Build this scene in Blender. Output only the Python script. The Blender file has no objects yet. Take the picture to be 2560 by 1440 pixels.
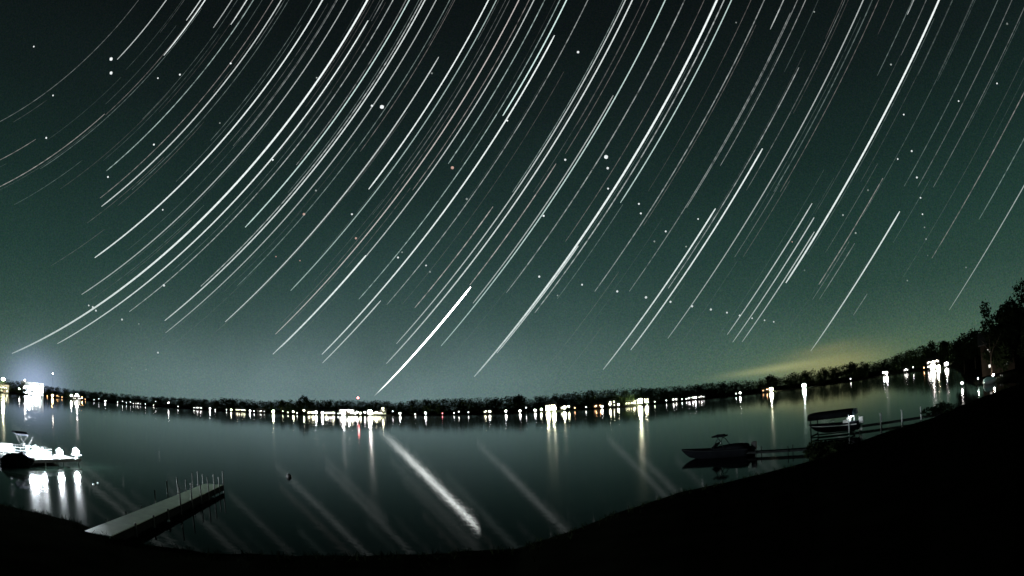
import bpy, bmesh, math, random
import numpy as np
from mathutils import Vector, Matrix

# ------------------------------------------------------------------ camera, sky, light, exposure
R = math.radians
scene = bpy.context.scene
COL = scene.collection
CAM_H = 5.5                      # metres above the lake
LAT, CAM_AZ = R(40.992), R(74.659)   # the camera looks east-north-east; world +Y is that azimuth

cam = bpy.data.cameras.new('camera')
camo = bpy.data.objects.new('camera', cam)
COL.objects.link(camo)
scene.camera = camo
cam.type = 'PANO'
cam.panorama_type = 'FISHEYE_LENS_POLYNOMIAL'     # wide surveillance lens, about 100 degrees across
cam.sensor_fit = 'HORIZONTAL'
cam.sensor_width = 36.0
cam.fisheye_fov = R(175)
cam.fisheye_polynomial_k0 = 0.0
cam.fisheye_polynomial_k1 = -4.73459312e-02
cam.fisheye_polynomial_k2 = 2.76900865e-05
cam.fisheye_polynomial_k3 = -9.72778826e-06
cam.fisheye_polynomial_k4 = 7.94181420e-08
cam.shift_y = -0.02915
cam.clip_start = 0.1
cam.clip_end = 20000
alt, roll = R(13.061), R(-2.522)
fw = Vector((0, math.cos(alt), math.sin(alt)))
r0 = Vector((1, 0, 0)); u0 = r0.cross(fw)
rr = math.cos(roll) * r0 + math.sin(roll) * u0
uu = -math.sin(roll) * r0 + math.cos(roll) * u0
M = Matrix((rr, uu, -fw)).transposed().to_4x4()
M.translation = (0, 0, CAM_H)
camo.matrix_world = M

vs = scene.view_settings
vs.view_transform = 'Standard'; vs.look = 'None'; vs.exposure = 0.0; vs.gamma = 1.0
scene.cycles.filter_width = 1.5
scene.cycles.sample_clamp_indirect = 6.0
scene.cycles.use_denoising = True
scene.cycles.max_bounces = 6
scene.cycles.diffuse_bounces = 2
scene.cycles.glossy_bounces = 3
scene.cycles.transparent_max_bounces = 24

world = bpy.data.worlds.new('World')
scene.world = world
world.use_nodes = True
world.node_tree.nodes['Background'].inputs[0].default_value = (0.006, 0.010, 0.010, 1)
world.node_tree.nodes['Background'].inputs[1].default_value = 1.0

# ------------------------------------------------------------------ materials
def nodes(name):
    m = bpy.data.materials.new(name); m.use_nodes = True
    nt = m.node_tree; nt.nodes.clear()
    return m, nt, nt.nodes.new('ShaderNodeOutputMaterial')

def N(nt, kind, **kw):
    n = nt.nodes.new(kind)
    for k, v in kw.items():
        if k.startswith('i'):
            n.inputs[int(k[1:])].default_value = v
        else:
            setattr(n, k, v)
    return n

def mth(nt, op, a, b=None, c=None):
    n = nt.nodes.new('ShaderNodeMath'); n.operation = op
    for i, v in enumerate((a, b, c)):
        if v is None: continue
        if isinstance(v, (int, float)): n.inputs[i].default_value = v
        else: nt.links.new(v, n.inputs[i])
    return n.outputs[0]

def surf(name, col, rough=0.7, var=0.25, scale=3.0, metal=0.0, bump=0.0, col2=None):
    """principled surface whose colour wanders with noise, with a little relief"""
    m, nt, out = nodes(name)
    b = N(nt, 'ShaderNodeBsdfPrincipled')
    b.inputs['Roughness'].default_value = rough
    b.inputs['Metallic'].default_value = metal
    if rough >= .8: b.inputs['Specular IOR Level'].default_value = 0.0
    tc = N(nt, 'ShaderNodeTexCoord')
    nz = N(nt, 'ShaderNodeTexNoise'); nz.inputs['Scale'].default_value = scale; nz.inputs['Detail'].default_value = 6
    nt.links.new(tc.outputs['Object'], nz.inputs['Vector'])
    rp = N(nt, 'ShaderNodeValToRGB')
    c2 = col2 or tuple(c * (1 - var) for c in col)
    hi = tuple(min(1, c * (1 + var * .5)) for c in col)
    rp.color_ramp.elements[0].position = .3; rp.color_ramp.elements[0].color = (*c2, 1)
    rp.color_ramp.elements[1].position = .7; rp.color_ramp.elements[1].color = (*hi, 1)
    nt.links.new(nz.outputs['Fac'], rp.inputs[0])
    nt.links.new(rp.outputs[0], b.inputs['Base Color'])
    if bump:
        bp = N(nt, 'ShaderNodeBump'); bp.inputs['Strength'].default_value = bump; bp.inputs['Distance'].default_value = .03
        nt.links.new(nz.outputs['Fac'], bp.inputs['Height']); nt.links.new(bp.outputs[0], b.inputs['Normal'])
    nt.links.new(b.outputs[0], out.inputs[0])
    return m

def glow(name, col, strength):
    m, nt, out = nodes(name)
    if strength < 8: m.cycles.emission_sampling = 'NONE'      # window panes light nothing noticeable
    e = N(nt, 'ShaderNodeEmission'); e.inputs[0].default_value = (*col, 1); e.inputs[1].default_value = strength
    nt.links.new(e.outputs[0], out.inputs[0])
    return m

M_GRASS = surf('grass ground', (.005, .006, .004), .95, .5, .6, bump=.3)
M_WOODLAND = surf('leaf foliage', (.022, .036, .013), .9, .5, .25)
M_NEARLEAF = surf('near leaf foliage', (.018, .026, .011), .9, .5, .6)
M_BARK = surf('bark', (.07, .052, .038), .9, .4, 2)
M_DECK = surf('weathered deck boards', (.38, .50, .34), .5, .25, 1.2, bump=.2)
M_WETDECK = surf('dark composite deck', (.014, .016, .015), .6, .3, 1.2)
M_GREYRAIL = surf('grey painted rail', (.030, .034, .034), .5, .2, 1)
M_FASCIA = surf('grey dock fascia', (.07, .075, .075), .6, .2, 1)
M_FRAME = surf('dark dock frame', (.022, .024, .024), .8, .3, 2)
M_GALV = surf('galvanised post', (.24, .26, .25), .55, .2, 4, metal=.3)
M_PVC = surf('white post sleeve', (.78, .80, .80), .4, .1, 4)
M_WALL = [surf('pale siding', (.11, .105, .095), .8, .15, .8), surf('grey siding', (.09, .095, .095), .8, .15, .8), surf('brown siding', (.08, .055, .04), .85, .2, .8), surf('dark stained siding', (.03, .022, .016), .9, .2, .8)]
M_ROOF = surf('roof shingle', (.07, .065, .06), .9, .3, 2, bump=.3)
M_TRIM = surf('window trim', (.72, .71, .68), .6, .1, 2)
M_DOOR = surf('painted door', (.16, .08, .06), .5, .2, 2)
M_HULL = surf('dark gelcoat', (.008, .009, .011), .8, .3, 1)
M_WHITE = surf('white gelcoat', (.80, .80, .78), .25, .06, 1)
M_COVER = surf('dark canvas', (.010, .011, .013), .8, .3, 2, bump=.2)
M_LITCANVAS = surf('canvas painted as lit', (.22, .30, .40), .75, .15, 2, bump=.2)  # side light painted into the end flap's blue-grey
M_TEAL = surf('pale teal canvas', (.45, .68, .64), .75, .15, 2, bump=.2)
M_STEEL = surf('stainless tube', (.6, .6, .6), .25, .1, 2, metal=1)
M_RUBBER = surf('black rubber', (.02, .02, .02), .6, .2, 2)
M_STONE = surf('shore stone', (.10, .10, .09), .9, .4, 1.2, bump=.4)

TINT = {'w': (1, .96, .88), 'y': (1, .98, .66), 'o': (1, .52, .22), 'g': (.80, 1, .88), 'r': (1, .22, .22), 'b': (.86, .95, 1)}
GLOWS = {}
def lamp_glass(c, s):
    k = (c, s)
    if k not in GLOWS: GLOWS[k] = glow('lit glass %s %g' % (c, s), TINT[c], s)
    return GLOWS[k]

# ------------------------------------------------------------------ mesh helpers
def bx(bm, c, s, rz=0.0, rx=0.0, ry=0.0):
    m = Matrix.Translation(c) @ Matrix.Rotation(rz, 4, 'Z') @ Matrix.Rotation(ry, 4, 'Y') @ Matrix.Rotation(rx, 4, 'X') @ Matrix.Diagonal((*s, 1))
    return bmesh.ops.create_cube(bm, size=1, matrix=m)

def tube(bm, pts, rad, seg=8, cap=True):
    pts = [Vector(p) for p in pts]
    rads = rad if isinstance(rad, (list, tuple)) else [rad] * len(pts)
    rings = []
    for i, p in enumerate(pts):
        t = (pts[min(i + 1, len(pts) - 1)] - pts[max(i - 1, 0)]).normalized()
        a = t.orthogonal().normalized() if abs(t.z) > .9 else t.cross(Vector((0, 0, 1))).normalized()
        b = t.cross(a)
        rings.append([bm.verts.new(p + rads[i] * (math.cos(2 * math.pi * k / seg) * a + math.sin(2 * math.pi * k / seg) * b)) for k in range(seg)])
    for u, v in zip(rings, rings[1:]):
        for k in range(seg):
            bm.faces.new((u[k], u[(k + 1) % seg], v[(k + 1) % seg], v[k]))
    if cap:
        bm.faces.new(rings[0][::-1]); bm.faces.new(rings[-1])

def lathe(bm, prof, seg=12, c=(0, 0, 0)):
    rings = [[bm.verts.new((c[0] + r * math.cos(2 * math.pi * k / seg), c[1] + r * math.sin(2 * math.pi * k / seg), c[2] + z)) for k in range(seg)] for r, z in prof]
    for u, v in zip(rings, rings[1:]):
        for k in range(seg):
            bm.faces.new((u[k], u[(k + 1) % seg], v[(k + 1) % seg], v[k]))
    bm.faces.new(rings[0][::-1]); bm.faces.new(rings[-1])

def loft(bm, rings, close=True, caps=True):
    vr = [[bm.verts.new(p) for p in r] for r in rings]
    n = len(vr[0])
    for u, v in zip(vr, vr[1:]):
        for k in range(n if close else n - 1):
            bm.faces.new((u[k], u[(k + 1) % n], v[(k + 1) % n], v[k]))
    if caps and close:
        bm.faces.new(vr[0][::-1]); bm.faces.new(vr[-1])

def mesh_of(fn, name, mat, smooth=False):
    bm = bmesh.new(); fn(bm)
    bmesh.ops.recalc_face_normals(bm, faces=bm.faces)
    me = bpy.data.meshes.new(name); bm.to_mesh(me); bm.free()
    me.materials.append(mat)
    if smooth:
        for p in me.polygons: p.use_smooth = True
    return me

def put(name, me, parent=None, loc=(0, 0, 0), rz=0.0, scale=None):
    o = bpy.data.objects.new(name, me); COL.objects.link(o)
    o.parent = parent; o.location = loc; o.rotation_euler = (0, 0, rz)
    if scale: o.scale = scale
    return o

def part(name, parent, mat, fn, smooth=False, loc=(0, 0, 0)):
    return put(name, mesh_of(fn, name, mat, smooth), parent, loc)

def thing(name, label, cat, loc=(0, 0, 0), rz=0.0, group=None):
    o = bpy.data.objects.new(name, None); COL.objects.link(o)
    o.empty_display_size = .3
    o.location = loc; o.rotation_euler = (0, 0, rz)
    return tag(o, label, cat, group)

def tag(o, label=None, cat=None, group=None, kind=None):
    for k, v in (('label', label), ('category', cat), ('group', group), ('kind', kind)):
        if v: o[k] = v
    return o

def polar(a, d, z=0.0):
    return Vector((d * math.sin(R(a)), d * math.cos(R(a)), z))

def np_mesh(name, verts, faces, mat):
    me = bpy.data.meshes.new(name)
    v = np.asarray(verts, dtype=np.float32); f = np.asarray(faces, dtype=np.int32)
    n, k = f.shape
    me.vertices.add(len(v)); me.vertices.foreach_set('co', v.ravel())
    me.loops.add(n * k); me.loops.foreach_set('vertex_index', f.ravel())
    me.polygons.add(n); me.polygons.foreach_set('loop_start', np.arange(0, n * k, k, dtype=np.int32))
    me.update(calc_edges=True); me.materials.append(mat)
    return me

# ------------------------------------------------------------------ the night sky: dome, star trails
def sky_material():
    m, nt, out = nodes('night sky')
    ge = N(nt, 'ShaderNodeNewGeometry')
    nv = N(nt, 'ShaderNodeVectorMath', operation='NORMALIZE'); nt.links.new(ge.outputs['Position'], nv.inputs[0])
    sp = N(nt, 'ShaderNodeSeparateXYZ'); nt.links.new(nv.outputs[0], sp.inputs[0])
    X, Y, Z = sp.outputs
    el = mth(nt, 'MULTIPLY', mth(nt, 'ARCSINE', Z), 180 / math.pi)
    az = mth(nt, 'MULTIPLY', mth(nt, 'ARCTAN2', X, Y), 180 / math.pi)
    rp = N(nt, 'ShaderNodeValToRGB')
    st = SKY_RAMP
    while len(rp.color_ramp.elements) < len(st): rp.color_ramp.elements.new(.5)
    for e, (p, c) in zip(rp.color_ramp.elements, st): e.position = p / 60.0; e.color = (*c, 1)
    nt.links.new(mth(nt, 'DIVIDE', mth(nt, 'MAXIMUM', el, 0.0), 60.0), rp.inputs[0])
    nz = N(nt, 'ShaderNodeTexNoise'); nz.inputs['Scale'].default_value = 5; nz.inputs['Detail'].default_value = 8
    nt.links.new(nv.outputs[0], nz.inputs['Vector'])
    gr = N(nt, 'ShaderNodeTexNoise'); gr.inputs['Scale'].default_value = 420; gr.inputs['Detail'].default_value = 1
    nt.links.new(nv.outputs[0], gr.inputs['Vector'])
    var = mth(nt, 'ADD', mth(nt, 'MULTIPLY', nz.outputs['Fac'], .28), mth(nt, 'ADD', .51, mth(nt, 'MULTIPLY', gr.outputs['Fac'], .7)))
    base = N(nt, 'ShaderNodeVectorMath', operation='SCALE')
    tint = N(nt, 'ShaderNodeVectorMath', operation='MULTIPLY_ADD')     # airglow and grain are never one even hue
    nt.links.new(gr.outputs['Color'], tint.inputs[0]); tint.inputs[1].default_value = (.9, .7, .9); tint.inputs[2].default_value = (.55, .65, .55)
    tm = N(nt, 'ShaderNodeVectorMath', operation='MULTIPLY')
    nt.links.new(rp.outputs[0], tm.inputs[0]); nt.links.new(tint.outputs[0], tm.inputs[1])
    nt.links.new(tm.outputs[0], base.inputs[0]); nt.links.new(var, base.inputs['Scale'])
    def gauss(v, c, w):
        t = mth(nt, 'DIVIDE', mth(nt, 'SUBTRACT', v, c), w)
        return mth(nt, 'EXPONENT', mth(nt, 'MULTIPLY', mth(nt, 'MULTIPLY', t, t), -1.0))
    acc = base.outputs[0]
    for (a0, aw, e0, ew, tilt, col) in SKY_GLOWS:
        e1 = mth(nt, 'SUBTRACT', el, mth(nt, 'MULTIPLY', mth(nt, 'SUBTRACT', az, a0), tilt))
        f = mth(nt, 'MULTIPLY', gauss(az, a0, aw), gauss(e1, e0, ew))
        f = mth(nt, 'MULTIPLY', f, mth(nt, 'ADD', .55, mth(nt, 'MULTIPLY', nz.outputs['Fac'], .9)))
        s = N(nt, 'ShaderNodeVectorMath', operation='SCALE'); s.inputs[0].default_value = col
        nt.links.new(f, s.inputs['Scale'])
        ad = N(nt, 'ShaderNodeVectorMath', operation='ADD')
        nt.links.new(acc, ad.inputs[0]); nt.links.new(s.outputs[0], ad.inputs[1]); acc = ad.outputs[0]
    e = N(nt, 'ShaderNodeEmission'); nt.links.new(acc, e.inputs[0]); e.inputs[1].default_value = 1.0
    nt.links.new(e.outputs[0], out.inputs[0])
    m.cycles.emission_sampling = 'NONE'
    return m

# colour of the night glow against height in degrees
SKY_RAMP = [(0, (.056, .112, .084)), (3, (.051, .104, .080)), (8, (.0255, .063, .048)), (13, (.0155, .043, .0345)),
            (20, (.0092, .0245, .0210)), (28, (.0062, .0130, .0124)), (36, (.0044, .0076, .0078)), (44, (.0036, .0056, .0060)), (60, (.003, .005, .0055))]
# (azimuth, spread, height, spread, tilt, colour): towns below the horizon, one thin lit cloud, and last a painted floodlight halo
SKY_GLOWS = [(-20, 24, 0, 6.5, 0, (.080, .096, .120)), (-12, 32, 0, 15, 0, (.018, .026, .034)),
             (30.5, 5.2, 1.3, 1.3, .03, (.165, .115, .032)), (24.4, 4.4, 1.7, .36, .03, (.15, .135, .055)), (30.0, 3.2, 2.9, .45, .05, (.05, .032, .008)),
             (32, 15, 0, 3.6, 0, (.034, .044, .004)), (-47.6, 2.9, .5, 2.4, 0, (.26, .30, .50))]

def sky_dome():
    bm = bmesh.new(); rad = 6200.0
    rows = []
    for i in range(25):
        e = R(-4 + 94 * (i / 24) ** 1.1)
        rows.append([bm.verts.new((rad * math.cos(e) * math.cos(2 * math.pi * k / 72), rad * math.cos(e) * math.sin(2 * math.pi * k / 72), rad * math.sin(e))) for k in range(72)] if i < 24 else None)
    top = bm.verts.new((0, 0, rad))
    for u, v in zip(rows[:-1], rows[1:-1]):
        for k in range(72): bm.faces.new((u[k], v[k], v[(k + 1) % 72], u[(k + 1) % 72]))
    for k in range(72): bm.faces.new((rows[23][k], top, rows[23][(k + 1) % 72]))
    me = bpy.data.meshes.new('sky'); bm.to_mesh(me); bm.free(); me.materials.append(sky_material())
    for p in me.polygons: p.use_smooth = True
    o = put('sky', me); tag(o, kind='structure'); return o

def star_dir(ha, dec):
    """hour angle (hours), declination (degrees) to a world direction, lifted by refraction"""
    h, d = ha * math.pi / 12, R(dec)
    x, y, z = math.cos(d) * math.cos(h), -math.cos(d) * math.sin(h), math.sin(d)
    e, n, u = y, -math.sin(LAT) * x + math.cos(LAT) * z, math.cos(LAT) * x + math.sin(LAT) * z
    a = math.degrees(math.asin(u)); t = max(a, -1)
    a2 = R(a + 1.02 / math.tan(R(t + 10.3 / (t + 5.11))) / 60)
    hh = math.hypot(e, n); e, n = e / hh * math.cos(a2), n / hh * math.cos(a2)
    return Vector((e * math.cos(CAM_AZ) - n * math.sin(CAM_AZ), e * math.sin(CAM_AZ) + n * math.cos(CAM_AZ), math.sin(a2)))

def star_material(name, col, strength, sampled=False, lift=0.0):
    """starlight added to the sky behind it, dimmed by the longer air path low down"""
    m, nt, out = nodes(name)
    ge = N(nt, 'ShaderNodeNewGeometry')
    nv = N(nt, 'ShaderNodeVectorMath', operation='NORMALIZE'); nt.links.new(ge.outputs['Position'], nv.inputs[0])
    sp = N(nt, 'ShaderNodeSeparateXYZ'); nt.links.new(nv.outputs[0], sp.inputs[0])
    air = mth(nt, 'EXPONENT', mth(nt, 'DIVIDE', -.15 if sampled else -.085, mth(nt, 'MAXIMUM', mth(nt, 'ADD', sp.outputs[2], lift), .012)))
    nz = N(nt, 'ShaderNodeTexNoise'); nz.inputs['Scale'].default_value = .022 if strength < .5 else .045; nz.inputs['Detail'].default_value = 2
    nt.links.new(ge.outputs['Position'], nz.inputs['Vector'])
    k = 3.0 if strength < .5 else .7
    fl = mth(nt, 'MAXIMUM', .12, mth(nt, 'ADD', 1 - k * .5, mth(nt, 'MULTIPLY', nz.outputs['Fac'], k)))
    front = mth(nt, 'SUBTRACT', 1.0, ge.outputs['Backfacing'])
    if sampled:                                 # a bright planet: hot core, soft rim
        dt = N(nt, 'ShaderNodeVectorMath', operation='DOT_PRODUCT')
        nt.links.new(ge.outputs['Normal'], dt.inputs[0]); nt.links.new(ge.outputs['Incoming'], dt.inputs[1])
        front = mth(nt, 'MULTIPLY', front, mth(nt, 'POWER', mth(nt, 'MAXIMUM', dt.outputs['Value'], 0.0), 4.0))
    e = N(nt, 'ShaderNodeEmission'); e.inputs[0].default_value = (*col, 1)
    nt.links.new(mth(nt, 'MULTIPLY', mth(nt, 'MULTIPLY', mth(nt, 'MULTIPLY', air, fl), front), strength), e.inputs[1])
    tr = N(nt, 'ShaderNodeBsdfTransparent'); ad = N(nt, 'ShaderNodeAddShader')
    nt.links.new(tr.outputs[0], ad.inputs[0]); nt.links.new(e.outputs[0], ad.inputs[1]); nt.links.new(ad.outputs[0], out.inputs[0])
    m.cycles.emission_sampling = 'AUTO' if sampled else 'NONE'
    return m

STAR_TINT = {'w': (.93, 1, .98), 'r': (1, .91, .87), 'g': (.78, 1, .95), 'j': (.96, 1, .97)}
# declination, hour angle at the first and at the last exposure, width (thousandths of a radian x 0.66), brightness, tint
TRAILS = [(65.71, -9.243, -5.771, 2, 0.22, 'w'), (65.05, -8.647, -8.041, 2, 0.1, 'w'), (62.48, -9.404, -8.411, 2, 0.3, 'r'), (60.25, -9.503, -7.435, 2.2, 0.42, 'r'),
 (60.11, -7.435, -5.682, 2, 0.24, 'r'), (59.83, -8.508, -5.684, 2, 0.2, 'g'), (63.35, -6.875, -5.348, 3, 0.7, 'w'), (60.01, -6.412, -5.084, 4, 1.0, 'w'),
 (60.4, -5.91, -5.117, 3.4, 0.9, 'w'), (57.69, -5.802, -4.926, 3, 0.55, 'w'), (56.4, -5.664, -4.846, 3.6, 0.9, 'w'), (55.83, -7.789, -4.812, 2.6, 0.45, 'g'),
 (54.15, -8.007, -4.705, 2.2, 0.32, 'r'), (53.42, -8.039, -4.667, 3.6, 0.8, 'w'), (52.78, -7.666, -4.643, 2.2, 0.24, 'g'), (49.87, -8.367, -4.48, 5, 1.0, 'w'),
 (50.74, -6.727, -4.524, 2, 0.22, 'g'), (48.7, -6.613, -4.923, 2, 0.16, 'w'), (48.6, -6.497, -4.419, 2.4, 0.3, 'w'), (47.71, -8.66, -4.387, 3, 0.62, 'w'),
 (46.01, -9.556, -4.262, 8, 1.3, 'w'), (44.97, -9.091, -4.972, 4.6, 1.0, 'w'), (44.66, -4.962, -4.25, 2.4, 0.3, 'w'), (43.82, -8.335, -4.211, 2.6, 0.45, 'w'),
 (42.44, -7.053, -4.154, 4, 0.95, 'g'), (42.71, -6.364, -4.166, 2.4, 0.35, 'w'), (41.1, -8.109, -4.097, 4.4, 0.95, 'w'), (41.36, -7.677, -4.108, 2.8, 0.5, 'w'),
 (41.61, -6.587, -4.124, 2.2, 0.22, 'g'), (40.15, -8.165, -4.057, 3.2, 0.62, 'w'), (39.0, -7.435, -4.008, 2.4, 0.3, 'g'), (38.57, -5.95, -3.995, 2.2, 0.22, 'r'),
 (37.28, -7.703, -4.974, 3.6, 0.8, 'w'), (35.72, -6.147, -3.891, 4.4, 1.05, 'w'), (35.05, -7.142, -3.865, 3, 0.62, 'g'), (33.93, -6.027, -3.822, 2.4, 0.25, 'w'),
 (33.15, -7.463, -3.792, 3.4, 0.68, 'r'), (32.29, -5.952, -3.764, 2.2, 0.26, 'r'), (31.88, -7.496, -3.746, 3.2, 0.66, 'w'), (30.98, -5.637, -3.711, 2.8, 0.5, 'g'),
 (29.7, -6.828, -3.664, 2.6, 0.45, 'g'), (29.14, -5.125, -3.645, 4.4, 1.0, 'g'), (28.66, -7.314, -4.422, 5, 1.05, 'w'), (27.35, -6.723, -3.578, 2.6, 0.36, 'w'),
 (31.94, -7.583, -6.549, 5, 1.0, 'w'), (28.04, -7.357, -6.73, 4.6, 0.95, 'w'), (25.13, -6.611, -5.71, 2.8, 0.5, 'r'), (24.19, -6.887, -3.461, 3.6, 0.7, 'w'),
 (24.39, -5.549, -3.472, 2.4, 0.3, 'g'), (23.61, -7.04, -3.441, 4.4, 0.95, 'w'), (22.19, -5.126, -3.394, 2.2, 0.22, 'r'), (22.7, -4.916, -3.448, 2, 0.14, 'r'),
 (22.43, -6.245, -5.218, 2.8, 0.5, 'r'), (22.25, -7.276, -6.251, 7.5, 1.6, 'j'), (21.11, -6.33, -4.608, 3, 0.62, 'w'), (20.85, -6.696, -3.342, 3.8, 0.85, 'g'),
 (19.22, -6.136, -3.283, 3.4, 0.4, 'w'), (17.57, -5.625, -3.225, 2.2, 0.2, 'r'), (16.5, -6.714, -3.183, 8, 1.3, 'w'), (16.33, -6.495, -5.597, 4.6, 0.85, 'w'),
 (15.9, -6.125, -3.162, 3.4, 0.48, 'w'), (15.28, -5.204, -3.137, 3.4, 0.85, 'g'), (15.0, -5.962, -5.204, 2.4, 0.25, 'g'), (12.52, -5.779, -3.032, 2.8, 0.42, 'w'),
 (9.83, -5.649, -3.524, 2.6, 0.34, 'w'), (10.89, -3.689, -2.972, 3, 0.5, 'w'), (9.72, -4.992, -2.927, 2.2, 0.26, 'w'), (9.04, -4.644, -2.9, 2.2, 0.26, 'w'),
 (6.93, -5.489, -3.816, 2.8, 0.42, 'w'), (7.33, -6.158, -4.893, 5.6, 1.15, 'w'), (6.38, -5.95, -4.399, 5.2, 1.1, 'w'), (5.71, -4.684, -3.26, 2.2, 0.18, 'w'),
 (4.16, -5.751, -2.702, 3.4, 0.58, 'w'), (3.39, -4.594, -2.67, 2.8, 0.22, 'g'), (2.85, -4.568, -2.653, 2.2, 0.18, 'r'), (-0.01, -3.58, -2.524, 2.4, 0.22, 'g'),
 (-0.12, -3.123, -2.519, 3, 0.5, 'w'), (-1.18, -3.378, -2.495, 2.2, 0.18, 'w'), (-2.26, -5.027, -2.425, 7, 1.3, 'w'), (-5.07, -4.912, -4.115, 2.8, 0.36, 'r'),
 (-5.35, -5.014, -4.576, 2.4, 0.22, 'w'), (-5.9, -4.988, -4.563, 2.6, 0.3, 'w'), (-7.25, -4.075, -2.203, 2.4, 0.18, 'g'), (-8.44, -4.022, -2.168, 2.4, 0.22, 'w'),
 (-9.77, -3.963, -2.126, 2.4, 0.22, 'w'), (-13.2, -4.334, -2.547, 2.8, 0.34, 'r'), (-15.26, -3.938, -2.813, 2.8, 0.26, 'g'), (-17.47, -4.524, -3.059, 3.4, 0.6, 'w'),
 (-0.35, -5.511, -4.515, 3.8, 0.78, 'w'), (-1.22, -5.53, -4.582, 3.8, 0.82, 'w'), (-1.96, -5.494, -4.656, 3.8, 0.82, 'w'), (-8.1, -5.286, -4.223, 5.6, 1.15, 'w'),
 (-9.61, -4.939, -4.774, 2.8, 0.34, 'w'), (51.5, -8.829, -8.135, 2, 0.12, 'r'), (3.28, -5.081, -4.532, 2.2, 0.18, 'w'), (2.6, -5.049, -4.474, 2, 0.14, 'r'),
 (-9.11, -4.41, -3.937, 2, 0.12, 'g')]

def build_sky():
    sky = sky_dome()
    mats = {}
    RAD = 5200.0
    rng = random.Random(4)
    rows = list(TRAILS)
    for _ in range(150):                       # faint stars that only just show
        d = rng.uniform(-14, 62); h0 = rng.uniform(-9.5, -3.2)
        rows.append((d, h0, h0 + rng.uniform(.5, 2.4), 1.9, rng.uniform(.06, .15), rng.choice('wrg')))
    for d, h0, h1, w, s, t in rows:
        s = round(s, 1) if s > .15 else round(s, 2)
        w = min(w, 3.2 + (w - 3.2) * .62) if t != 'j' else w
        L = min(1.2, 1.1 * s ** 1.35) if t != 'j' else 72.0
        key = (t, s)
        if key not in mats: mats[key] = star_material('starlight %s %g' % key, STAR_TINT[t], L, t == 'j')
        n = max(6, int((h1 - h0) * 15 * math.cos(R(d)) / .8))
        pts = [star_dir(h0 + (h1 - h0) * i / n, d) * RAD for i in range(n + 1)]
        rad = w * .82 / 1504 / 2 * RAD
        thin = [.5 + .5 * math.exp(-.06 / max(p.z / RAD, .012)) if w > 3 else 1.0 for p in pts]
        me = mesh_of(lambda bm: tube(bm, pts, [rad * thin[i] * (.6 if i in (0, n) else 1) for i in range(n + 1)], 6), 'star_trail', mats[key], True)
        put('star_trail', me, sky)
    # single points of light: aircraft strobes and stars caught once
    ms = [star_material('point light bright', (.95, 1, 1), 1.2), star_material('point light dim', (.9, 1, .95), .35), star_material('point light red', (1, .6, .5), .7)]
    base = [mesh_of(lambda bm: bmesh.ops.create_icosphere(bm, subdivisions=1, radius=1), 'sky_point', m, True) for m in ms]
    for a, e, sz, k in SKY_POINTS:
        p = Vector((math.sin(R(a)) * math.cos(R(e)), math.cos(R(a)) * math.cos(R(e)), math.sin(R(e)))) * RAD
        r = sz * .85 / 1504 / 2 * RAD
        put('sky_point', base[k], sky, p, 0, (r, r, r))

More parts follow.
